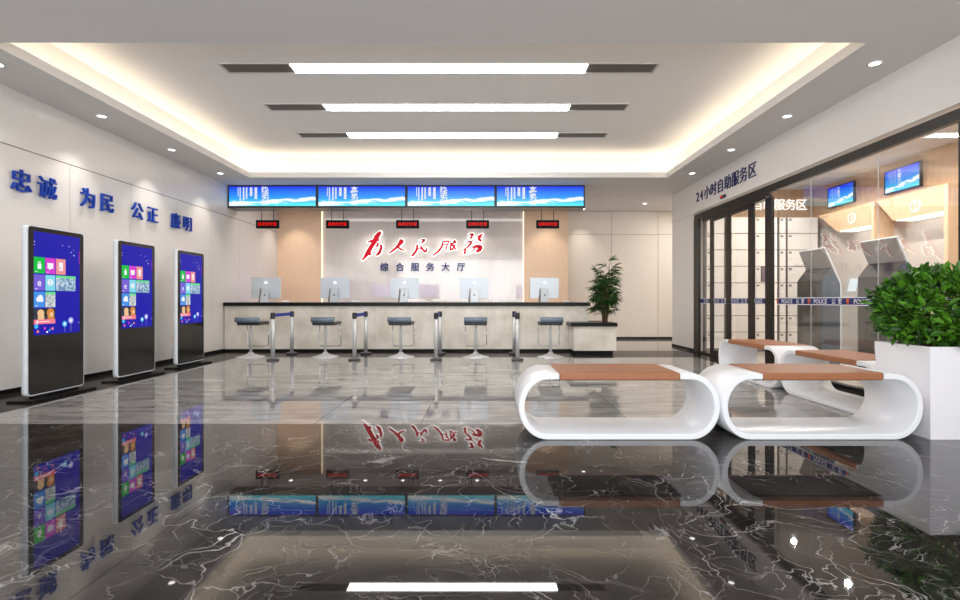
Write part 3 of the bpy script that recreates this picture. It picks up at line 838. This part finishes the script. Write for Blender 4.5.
# ------------------------------------------------------------------ information totems
def totem(t):
    W, Hk, z0, th = .755, 1.825, .055, .066
    def rr(hw, zb_, zt_, r, n=6):
        pts = []
        for cx, cz, a0 in ((hw-r, zt_-r, 0), (-hw+r, zt_-r, PI/2), (-hw+r, zb_+r, PI), (hw-r, zb_+r, 1.5*PI)):
            for k in range(n+1):
                a = a0+PI/2*k/n; pts.append((cx+r*math.cos(a), cz+r*math.sin(a)))
        return pts
    MB().prism(rr(W/2, z0, z0+Hk, .045), -th, -.004, 'x', smooth=True).build('shell', 'kiosk_white', t)
    MB().prism(rr(W/2-.012, z0+.012, z0+Hk-.012, .036), -.0038, 0, 'x').build('front_glass', 'kiosk_black', t)
    m = MB(); m.box(-.17, .10, -.44, .44, 0, .022, bevel=.004); m.box(-.058, -.010, -.30, .30, .022, .056); m.build('base', 'black_skirting', t)
    sw, sh = .612, 1.12; y0, zt_ = -sw/2, z0+Hk-.06
    m = MB()
    q = lambda h: (lambda u, v: (h, y0+u*sw, zt_-v*sh))
    A, Bq, C = q(.0006), q(.0012), q(.0018)
    names = ['screen_blue', 'tile_green', 'tile_magenta', 'tile_pink', 'tile_purple', 'tile_cyan', 'tile_blue', 'tile_mint', 'tile_rose', 'skin', 'amber', 'lavender', 'balloon', 'icon_white', 'tile_picture', 'tile_poster', 'tile_people', 'glow_pink']
    I = {n: k for k, n in enumerate(names)}
    R_ = lambda u0, v0, u1, v1, n, f=Bq: rect(m, u0, v0, u1, v1, I[n], f)
    Dd = lambda u, v, r, n, f=C: disc(m, u, v, r, I[n], f, 14, sw/sh)
    R_(0, 0, 1, 1, 'screen_blue', A)
    c1, c2, c3, cw = (.0, .222), (.234, .442), (.458, .67), (.458, .90)
    r1, r2, r3, r4 = (.245, .402), (.414, .568), (.58, .732), (.744, .895)
    for c, r, n in ((c1, r1, 'tile_green'), (c2, r1, 'tile_magenta'), (c3, r1, 'tile_pink'), (c1, r2, 'tile_purple'), (c2, r2, 'tile_cyan'), (cw, r2, 'tile_picture'), (c1, r3, 'tile_blue'), (c2, r3, 'tile_poster'), ((0, .442), r4, 'tile_people')):
        R_(c[0], r[0], c[1], r[1], n)
    R_(cw[0], r2[0], cw[1], r2[0]+.025, 'tile_mint', C); R_(c2[0], r3[0], c2[1], r3[0]+.025, 'tile_mint', C)
    R_(0, .85, .442, .895, 'tile_rose', C); R_(.05, .86, .09, .885, 'icon_white', q(.0024)); R_(.11, .868, .32, .875, 'icon_white', q(.0024))
    # icons: bag, envelope, page, letter e, letter s, cloud
    R_(.075, .31, .15, .36, 'icon_white', C); R_(.09, .288, .135, .31, 'icon_white', C); R_(.102, .297, .123, .31, 'tile_green', q(.0024))
    R_(.275, .295, .40, .35, 'icon_white', C); R_(.31, .35, .34, .362, 'icon_white', C)
    R_(.52, .28, .61, .365, 'icon_white', C); R_(.535, .33, .565, .35, 'tile_pink', q(.0024))
    sc_ = lambda f: (lambda u, v: f(u, -v))
    text_into(m, 'e', .112, -.487, .17, I['icon_white'], lambda u, v: C(u, -.487-(v+.487)*sw/sh*1 if False else .487+(-(v)-.487)*.62))
    Dd(.338, .487, .062, 'icon_white'); text_into(m, 'S', .338, -.487, .11, I['tile_cyan'], lambda u, v: q(.0024)(u, .487+(-(v)-.487)*.62))
    Dd(.09, .655, .045, 'icon_white'); Dd(.13, .64, .055, 'icon_white', q(.0020)); Dd(.155, .66, .038, 'icon_white', q(.0022)); R_(.06, .655, .18, .678, 'icon_white', q(.0023))
    for r in (r1, r2, r3): R_(.025, r[1]-.018, .075, r[1]-.012, 'icon_white', C)
    R_(.26, r1[1]-.018, .30, r1[1]-.012, 'icon_white', C)
    Dd(.14, .79, .07, 'skin'); R_(.08, .815, .21, .85, 'skin', q(.0017)); Dd(.34, .785, .08, 'amber'); Dd(.36, .805, .045, 'skin', q(.0022)); R_(.28, .815, .42, .85, 'amber', q(.0017))
    # balloons and dots
    Dd(.65, .905, .055, 'balloon'); Dd(.65, .905, .025, 'icon_white', q(.0022)); Dd(.79, .872, .06, 'lavender'); Dd(.79, .872, .028, 'icon_white', q(.0022))
    R_(.648, .93, .654, .985, 'lavender', C); R_(.788, .90, .794, .985, 'lavender', C)
    for u, v, r, n in ((.05, .915, .04, 'balloon'), (.08, .965, .026, 'tile_rose'), (.22, .938, .024, 'tile_magenta'), (.27, .975, .018, 'icon_white'), (.32, .96, .018, 'balloon'), (.38, .945, .026, 'tile_rose')): Dd(u, v, r, n)
    for u, v, r in ((.6, .105, .009), (.75, .108, .010), (.8, .165, .011), (.85, .14, .006), (.86, .195, .014), (.012, .1, .01), (.012, .13, .008), (.98, .9, .01)): Dd(u, v, r, 'icon_white')
    R_(.975, .15, .998, .28, 'glow_pink', C)
    m.build('display', names, t, recalc=False)
first = None
for y, nm in ((5.71, 'nearest of three, at the left edge'), (7.02, 'middle of three'), (8.31, 'farthest of three, nearest the counter')):
    L_ = 'tall black information totem with blue tiled screen, ' + nm
    if first is None:
        first = thing('information_totem', L_, 'kiosk', (-4.83, y, 0), 0, 'information totems along the left wall'); totem(first)
    else: dup(first, (-4.83, y, 0), None, L_)

# ------------------------------------------------------------------ benches
BW, BD, BH, BT = 1.557, .557, .512, .047
def bench(t):
    """open racetrack ring lying along local X, cushion let into its top"""
    rx, rz, hw = .225, BH/2, BW/2
    cu0, cu1 = .313, .313+.934
    def outline(ins):
        p = []
        p.append((cu1-hw, BH-ins)); 
        n = 18
        for k in range(n+1):
            a = PI/2-PI*k/n; p.append((hw-rx+(rx-ins)*math.cos(a), rz+(rz-ins)*math.sin(a)))
        for k in range(n+1):
            a = -PI/2-PI*k/n; p.append((-hw+rx+(rx-ins)*math.cos(a), rz+(rz-ins)*math.sin(a)))
        p.append((cu0-hw, BH-ins))
        return p
    O, In = outline(0), outline(BT)
    m = MB(); n = len(O); b = .007
    def ring(y, o, i): return [(m.bm.verts.new((a[0], y, a[1])), m.bm.verts.new((c[0], y, c[1]))) for a, c in zip(o, i)]
    Ob, Ib = outline(b), outline(BT-b)
    rows = [ring(0, Ob, Ib), ring(b, O, In), ring(BD-b, O, In), ring(BD, Ob, Ib)]
    for k in range(n-1):
        f = m.bm.faces.new((rows[0][k][0], rows[0][k+1][0], rows[0][k+1][1], rows[0][k][1]))
        f = m.bm.faces.new((rows[3][k][0], rows[3][k][1], rows[3][k+1][1], rows[3][k+1][0]))
        for r0, r1 in zip(rows, rows[1:]):
            for q in (0, 1):
                f = m.bm.faces.new((r0[k][q], r1[k][q], r1[k+1][q], r0[k+1][q])); f.smooth = True
    for k in (0, n-1):
        for r0, r1 in zip(rows, rows[1:]): m.bm.faces.new((r0[k][0], r0[k][1], r1[k][1], r1[k][0]))
    m.build('ring_frame', 'bench_white', t)
    m = MB(); m.box(cu0-hw+.002, cu1-hw-.002, -.006, BD+.006, BH-.052, BH+.008, bevel=.012, seg=3)
    m.build('seat_cushion', 'leather', t)
    MB().box(cu0-hw-.03, cu1-hw+.03, .06, BD-.06, BH-.062, BH-.0525).build('seat_plate', 'soft_black', t)
BN = [(.26+BW/2, 3.895, 0, 'left of the front pair'), (1.83+BW/2, 3.895, 0, 'right of the front pair, beside the white planter'),
      (3.43, 4.425+BW/2, -PI/2, 'along the glass, nearer one, behind the planter'), (3.43, 5.99+BW/2, -PI/2, 'along the glass, farther one, before the sliding door')]
first = None
for x, y, rz, nm in BN:
    L_ = 'white loop bench with tan leather seat, ' + nm
    if first is None:
        first = thing('loop_bench', L_, 'bench', (x, y, 0), rz, 'white loop benches'); bench(first)
    else: dup(first, (x, y, 0), PI/2 if rz else 0, L_)
# the two benches along the glass run with the wall: their faces look left
for o in COL.objects:
    if o.name.startswith('loop_bench') and abs(o.rotation_euler.z) > .1:
        o.location.x = 3.485+BD

# ------------------------------------------------------------------ potted shrub
def leaves_mesh(name, mat, items):
    """items: (origin, direction, normal, length, width, fold) -> one mesh of folded pointed leaves"""
    V, Fc = [], []
    for o, d, n, ln, w, fo in items:
        s = d.cross(n).normalized(); n = s.cross(d).normalized()
        b = len(V)
        prof = [(0, .06), (.25, .42), (.5, .5), (.75, .34), (1, .02)]
        for k, (a, h) in enumerate(prof):
            c = o+d*(a*ln)-n*(fo*ln*a*a)
            V += [c+s*(h*w)+n*(.18*w*h*2), c, c-s*(h*w)+n*(.18*w*h*2)]
        for k in range(4):
            i = b+3*k
            Fc += [(i, i+1, i+4, i+3), (i+1, i+2, i+5, i+4)]
    me = bpy.data.meshes.new(name); me.from_pydata([tuple(v) for v in V], [], Fc); me.materials.append(MATS[mat])
    for p in me.polygons: p.use_smooth = True
    me.update(); return me
rnd = lambda a, b: random.uniform(a, b)
PX0, PX1, PY0, PY1, PZ = 3.41, 4.03, 3.87, 4.42, .72
t = thing('potted_shrub', 'dense round green shrub in a tall white square planter by the glass', 'potted plant', ((PX0+PX1)/2, (PY0+PY1)/2, 0))
hx, hy = (PX1-PX0)/2, (PY1-PY0)/2
m = MB()
tp = .035
lo = [m.bm.verts.new((sx*(hx-tp), sy*(hy-tp), 0)) for sx, sy in ((-1, -1), (1, -1), (1, 1), (-1, 1))]
hi = [m.bm.verts.new((sx*hx, sy*hy, PZ-.06)) for sx, sy in ((-1, -1), (1, -1), (1, 1), (-1, 1))]
m.bm.faces.new(lo); m.bm.faces.new(hi)
for k in range(4): m.bm.faces.new((lo[k], lo[(k+1) % 4], hi[(k+1) % 4], hi[k]))
for a in ((-hx, -hx+.03, -hy, hy), (hx-.03, hx, -hy, hy), (-hx+.03, hx-.03, -hy, -hy+.03), (-hx+.03, hx-.03, hy-.03, hy)): m.box(*a, PZ-.062, PZ)
m.build('planter', 'planter_white', t)
m = MB(); m.box(-hx+.031, hx-.031, -hy+.031, hy-.031, PZ-.06, PZ-.03); m.build('soil', 'soil', t)
st = MB(); items = []
C0 = Vector((.03, 0, .995)); RXs, RYs, RZs = .455, .42, .325
for k in range(26):
    a, e = rnd(0, 2*PI), rnd(-.1, 1.4)
    tip = C0+Vector((RXs*.85*math.cos(a)*math.cos(e), RYs*.85*math.sin(a)*math.cos(e), RZs*.85*math.sin(e)))
    r0 = Vector((rnd(-.08, .08), rnd(-.08, .08), PZ-.04))
    st.tube([r0, r0.lerp(tip, .5)+Vector((0, 0, .04)), tip], [.008, .006, .003], 6)
st.build('stems', 'trunk', t)
for k in range(3600):
    u, v = rnd(-1, 1), rnd(0, 2*PI); s_ = math.sqrt(1-u*u)
    dr = Vector((s_*math.cos(v), s_*math.sin(v), u))
    rad = random.choice((1, 1, 1, .95, .88, .8, .65))*rnd(.86, 1.06)
    lump = 1+.07*math.sin(5*v+3*u)+.06*math.sin(9*u+2*v)
    p = C0+Vector((dr.x*RXs, dr.y*RYs, dr.z*RZs))*rad*lump
    if p.z < PZ+.015:
        if max(abs(p.x), abs(p.y)) < .30: continue
        if p.z < PZ-.04: continue
    d = (dr*rnd(.4, 1)+Vector((rnd(-.9, .9), rnd(-.9, .9), rnd(-.2, .9)))).normalized()
    n = (Vector((0, 0, 1))*rnd(.5, 1)+dr*.6+Vector((rnd(-.5, .5), rnd(-.5, .5), rnd(-.3, .3)))).normalized()
    if abs(d.dot(n)) > .93: n = d.orthogonal()
    ln = rnd(.045, .095)
    items.append((p, d, n, ln, ln*rnd(.42, .55), rnd(.05, .3)))
o = link(bpy.data.objects.new('foliage', leaves_mesh('foliage', 'shrub_leaf', items))); o.parent = t

# ------------------------------------------------------------------ lady palm on the planter cabinet
t = thing('lady_palm', 'tall dark green lady palm standing on the low stone planter box', 'plant', (2.46, 10.36, .637))
st = MB(); items = []
for k in range(13):
    a0 = 2*PI*k/13+rnd(-.2, .2); lean = rnd(.02, .10); h = rnd(.45, 1.0) if k else 1.13
    base = Vector((.045*math.cos(a0), .045*math.sin(a0), 0))
    top = base+Vector((lean*math.cos(a0), lean*math.sin(a0), h))
    st.tube([base, base.lerp(top, .5), top], [.011, .009, .006], 7)
    nf = 11
    for f in range(nf):
        fr = .35+.65*(f/(nf-1)) if h > .8 else .25+.75*(f/(nf-1))
        p0 = base.lerp(top, fr)
        aa = a0+rnd(-1.7, 1.7)+f*2.4; el = rnd(.15, .9) if f < nf-1 else rnd(.8, 1.3)
        pd = Vector((math.cos(aa)*math.cos(el), math.sin(aa)*math.cos(el), math.sin(el)))
        p1 = p0+pd*rnd(.08, .17)
        st.tube([p0, p1], [.004, .003], 5)
        s_ = pd.cross(Vector((0, 0, 1))).normalized(); up = s_.cross(pd).normalized()
        for q in range(8):
            ang = (q-3.5)*.36
            d = (pd*math.cos(ang)+s_*math.sin(ang)-Vector((0, 0, rnd(.0, .35)))).normalized()
            items.append((p1, d, up, rnd(.15, .24), rnd(.024, .034), rnd(.2, .6)))
st.build('canes', 'trunk', t)
items = [(p, d, n, min(l, .27), w, f) for p, d, n, l, w, f in items]
o = link(bpy.data.objects.new('fan_leaves', leaves_mesh('fan_leaves', 'palm_leaf', items))); o.parent = t

# ------------------------------------------------------------------ the self-service room behind the glass
m = MB()
m.box(RX, RX+.15, RY0, RY1, 0, RZ, 0)
struct(m.build('wall_room_back', 'room_wall'))
struct(MB().box(RX-.02, RX-.001, RY0, RY1-.012, 2.79, RZ-.001).build('trim_5', 'wood_panel'))
struct(MB().box(XR+.18, RX-.021, RY1-.012, RY1-.001, 2.80, RZ-.001).build('trim_6', 'wood_panel'))
struct(MB().box(XR+.18, RX+.15, RY0-.12, RY0, 0, RZ).build('wall_room_front', 'room_wall'))
struct(MB().box(XR+.18, RX+.15, RY0-.1, RY1+.1, RZ, RZ+.05).build('ceiling_room', 'ceiling_paint'))
# number canopies over the machines
def canopy(tl, tr, br, bl, label, num, bx, by):
    X0 = 6.75
    dd = lambda px: F*X0/(px-485)
    t = thing('booth_canopy', label, 'canopy', (0, 0, 0), 0, 'wood canopies over the machine booths')
    zt_, zb_ = 2.785, 2.39
    m = MB(); m.prism([(dd(tl), zt_), (dd(tr), zt_), (dd(br), zb_), (dd(bl), zb_)], X0, RX-.003, 'x'); m.build('fascia', 'wood_panel', t)
    m = MB(); y0, y1 = sorted((dd(br)+.02, dd(bl)-.06)); m.box(X0+.01, RX-.05, y0, y1, zb_-.012, zb_-.001); m.build('light_panel', 'room_strip', t)
    s_ = thing('number_sign', 'white ringed number %s on the wood canopy of that booth' % num, 'sign', (X0-.001, dd(bx), 1.08+(300-by)/(bx-485)*X0), 0, 'booth number signs')
    m = MB(); n = 28; r0, r1 = .098, .080
    for k in range(n):
        a, b = 2*PI*k/n, 2*PI*(k+1)/n
        f = lambda r, t_, h=-.008: (h, -r*math.cos(t_), r*math.sin(t_))
        m.face([f(r0, a), f(r0, b), f(r1, b), f(r1, a)]); m.face([f(r0, a), f(r0, b), f(r0, b, 0), f(r0, a, 0)])
    m.build('ring', 'white_letter', s_)
    m = MB(); text_into(m, num, 0, 0, .16, 0, lambda u, v: (-.006, -u, v)); m.build('numeral', 'white_letter', s_)
canopy(818.8, 871, 871, 837.5, 'pale wood canopy with light below, over booth 1, beside the lockers', '1', 852, 218)
canopy(876, 944, 944, 893, 'pale wood canopy with light below, over booth 2, behind the shrub', '2', 915.4, 206)
for i, (px, w) in enumerate(((873.3, .055), (946.6, .055))):
    y = F*6.75/(px-485)
    t = thing('booth_divider', 'thin wood divider panel at the right side of booth %d' % (i+1), 'divider', (6.75, y, 0), 0, 'wood dividers between the machine booths')
    MB().box(0, RX-6.75-.004, -w/2, w/2, .001, 2.784).build('divider_board', 'wood_panel', t)
    MB().box(-.012, -.001, -w/2-.004, w/2+.004, .001, 2.784).build('edge_trim', 'orange_panel', t)
# wall televisions
for i, (xa, xb, yc) in enumerate(((827.3, 853.5, 0), (884, 920, 0))):
    X0 = RX-.075
    d0, d1 = F*X0/(xb-485), F*X0/(xa-485)
    zc = [2.74+.345, 2.74+.345][i]
    zc = 1.08+([(300-195.0)/(840.3-485), (300-178.5)/(901.5-485)][i])*X0
    t = thing('wall_mounted_television', 'wall television showing blue sky with clouds, %s' % ('above booth 1' if i == 0 else 'above booth 2, the larger looking one'), 'television', (X0, (d0+d1)/2, zc), 0, 'televisions in the self-service room')
    W, Hh = d1-d0, .405
    MB().box(.012, .05, -W/2, W/2, -Hh/2, Hh/2, bevel=.004).build('casing', 'soft_black', t)
    m = MB(); e = .016
    m.box(0, .0119, -W/2, W/2, -Hh/2, -Hh/2+e); m.box(0, .0119, -W/2, W/2, Hh/2-e, Hh/2)
    m.box(0, .0119, -W/2, -W/2+e, -Hh/2+e, Hh/2-e); m.box(0, .0119, W/2-e, W/2, -Hh/2+e, Hh/2-e); m.build('bezel', 'soft_black', t)
    MB().box(.05, .074, -.12, .12, -.1, .1).build('bracket', 'dark_metal', t)
    d = MB(); w_, h_ = W-2*e, Hh-2*e
    tp = lambda u, v, q=.008: (q, w_/2-u, -h_/2+v)
    d.face([tp(0, 0), tp(w_, 0), tp(w_, h_), tp(0, h_)], 0, [(0, 0), (1, 0), (1, 1), (0, 1)])
    up = lambda u, v: tp(u, v, .0065)
    for k, ch in enumerate('立警为公'): text_into(d, ch, w_*.43, h_*.86-k*.076, .086, 1, up)
    for u, ln in ((.12, .4), (.18, .6), (.25, .5), (.32, .6)):
        for k in range(int(ln/.08)): rect(d, w_*u-.007, h_*(.92-.08*k)-.017, w_*u+.007, h_*(.92-.08*k), 1, up)
    d.build('display', ['sky_display', 'white_line'], t)
# lockers along the end wall
LY = 10.50
cols = [(4.60, 4.985), (5.05, 5.60), (5.615, 6.09), (6.115, 6.265), (6.29, 6.93)]
for i, (xa, xb) in enumerate(cols):
    t = thing('parcel_locker', 'white parcel locker column with square doors, %s' % ['at the left by the wall', 'second from the left', 'third from the left, with the tablet', 'the narrow one', 'widest, at the right beside booth 1'][i], 'locker', (xa, LY, 0), 0, 'parcel lockers behind the glass')
    W = xb-xa
    m = MB(); m.box(0, W, .022, .36, 0.001, 2.80); m.build('locker_body', 'locker_grey', t)
    for r in range(8):
        z0 = .07+r*.342
        dr = MB().box(.012, W-.012, 0, .020, z0+.008, z0+.334, bevel=.003).build('door', 'locker_white', t)
        MB().box(.03, .085, -.004, -.0005, z0+.265, z0+.305).build('latch', 'locker_grey', dr)
t = thing('mounted_tablet', 'purple grey touch tablet fixed on the third locker column', 'tablet', (5.86, LY-.0045, 1.62))
MB().prism([(-.001, -.16), (-.05, -.16), (-.02, .16), (-.001, .16)], -.13, .13, 'x').build('tablet_case', 'soft_black', t)
MB().prism([(-.0525, -.145), (-.0535, -.145), (-.0245, .145), (-.0235, .145)], -.115, .115, 'x').build('tablet_screen', 'tablet_purple', t)
# self-service terminals (profile in X-Z, seen end-on)
first = None
for y0, L_ in ((8.10, 'grey self-service terminal with slanted head behind the glass, farther one by the lockers'), (6.68, 'grey self-service terminal with slanted head behind the glass, nearer one behind the shrub')):
    if first is None:
        first = t = thing('self_service_terminal', L_, 'terminal', (5.41, y0, 0), 0, 'self-service terminals behind the glass')
        w = .65
        MB().prism([(0, .0), (.285, .0), (.285, 1.32), (.0, 1.40)], .012, w, 'x' if False else 'y').build('cabinet', ['terminal_grey'], t)
        MB().prism([(.0, 1.402), (.285, 1.322), (.285, 1.335), (.15, 1.60)], .012, w, 'y').build('shelf_hood', 'terminal_dark', t)
        MB().prism([(.152, 1.60), (.28, 1.345), (.03, 1.905), (.03, 1.90)], .012, w, 'y').build('head', 'terminal_light', t)
        m = MB(); m.prism([(-.004, .0), (.285, .0), (.285, 1.33), (.15, 1.605), (0, 1.405)], 0, .0119, 'y'); m.build('side_panel', 'terminal_side', t)
        m = MB(); m.prism([(.286, 0), (.312, 0), (.312, 1.345), (.052, 1.93), (.028, 1.915), (.286, 1.338)], -.004, w+.004, 'y'); m.build('back_frame', 'kiosk_white', t)
        MB().box(-.0045, -.0005, .22, .43, .55, .62).build('slot', 'terminal_dark', t)
        MB().box(-.004, -.0005, .17, .175, .02, 1.38).build('seam', 'terminal_dark', t)
    else: dup(first, (5.41, y0, 0), None, L_)
# cash machine in booth 1
t = thing('cash_machine', 'silver cash machine with a small bright screen in booth 1', 'cash machine', (6.72, 8.92, 0))
m = MB(); m.prism([(0, .001), (.36, .001), (.36, 1.58), (.16, 1.58), (.06, 1.15), (0, 1.10)], 0, .64, 'y'); m.build('machine_body', 'atm_silver', t)
m = MB(); f = lambda a, z: (.06+(z-1.15)*.1/.43-.003, a, z)
m.face([f(.34, 1.24), f(.56, 1.24), f(.56, 1.48), f(.34, 1.48)]); m.build('screen', 'atm_screen', t)
m = MB()
for k in range(3):
    for q in range(4): m.box(.01+.015*k, .018+.015*k, .08+.04*q, .11+.04*q, 1.12+.03*k, 1.14+.03*k)
m.build('keypad', 'soft_black', t)
m = MB(); m.face([f(.08, 1.36), f(.2, 1.36), f(.2, 1.41), f(.08, 1.41)]); m.build('card_slot', 'belt_blue', t)

# ------------------------------------------------------------------ light
def area(name, loc, rot, sx, sy, e, col=(1, 1, 1)):
    l = bpy.data.lights.new(name, 'AREA'); l.shape = 'RECTANGLE'; l.size = sx; l.size_y = sy; l.energy = e; l.color = col
    o = link(bpy.data.objects.new(name, l)); o.location = loc; o.rotation_euler = rot
    return o
for y, nm in zip((5.2, 6.6, 8.0, 9.4), ('first', 'second', 'third', 'last')):
    spot(5.75, y, RZ-.05, 104, 165, .5, (1, .95, .88))  # spots added to light the room, each given an added downlight fitting
    dup(bpy.data.objects['ceiling_downlight'], (5.75, y, RZ), None, 'added round downlight in the ceiling behind the glass shopfront, %s from the entrance end' % nm, 'added downlights in the self-service room')
area('front_fill', (-.5, -2.4, 1.9), (math.radians(96), 0, 0), 9, 3, 430, (.95, .97, 1))  # unseen fill lamp added behind the camera
area('back_wall_fill', (-1.6, 11.55, ZC-.02), (0, 0, 0), 6.5, .5, 52, (1, .95, .88))  # added fill for the back wall, kept out of sight behind the screens
area('alcove_fill', (5.8, 12.4, ZC-.02), (0, 0, 0), 1.5, 1, 75, (1, .95, .88))  # added fill to brighten the alcove wall, has no fitting
w = bpy.data.worlds.new('World'); scene.world = w; w.use_nodes = True
w.node_tree.nodes['Background'].inputs[0].default_value = (.9, .94, 1, 1)
w.node_tree.nodes['Background'].inputs[1].default_value = .9

# ------------------------------------------------------------------ camera
cam = bpy.data.cameras.new('Camera'); co = link(bpy.data.objects.new('Camera', cam))
co.location = (0, 0, CAM_Z); co.rotation_euler = (PI/2, 0, 0)
cam.sensor_width = 36; cam.lens = F/960*36; cam.shift_x = -(485-480)/960; cam.shift_y = 0
cam.clip_start = .05
scene.camera = co
scene.view_settings.view_transform = 'Standard'
scene.view_settings.look = 'None'
scene.view_settings.exposure = 0
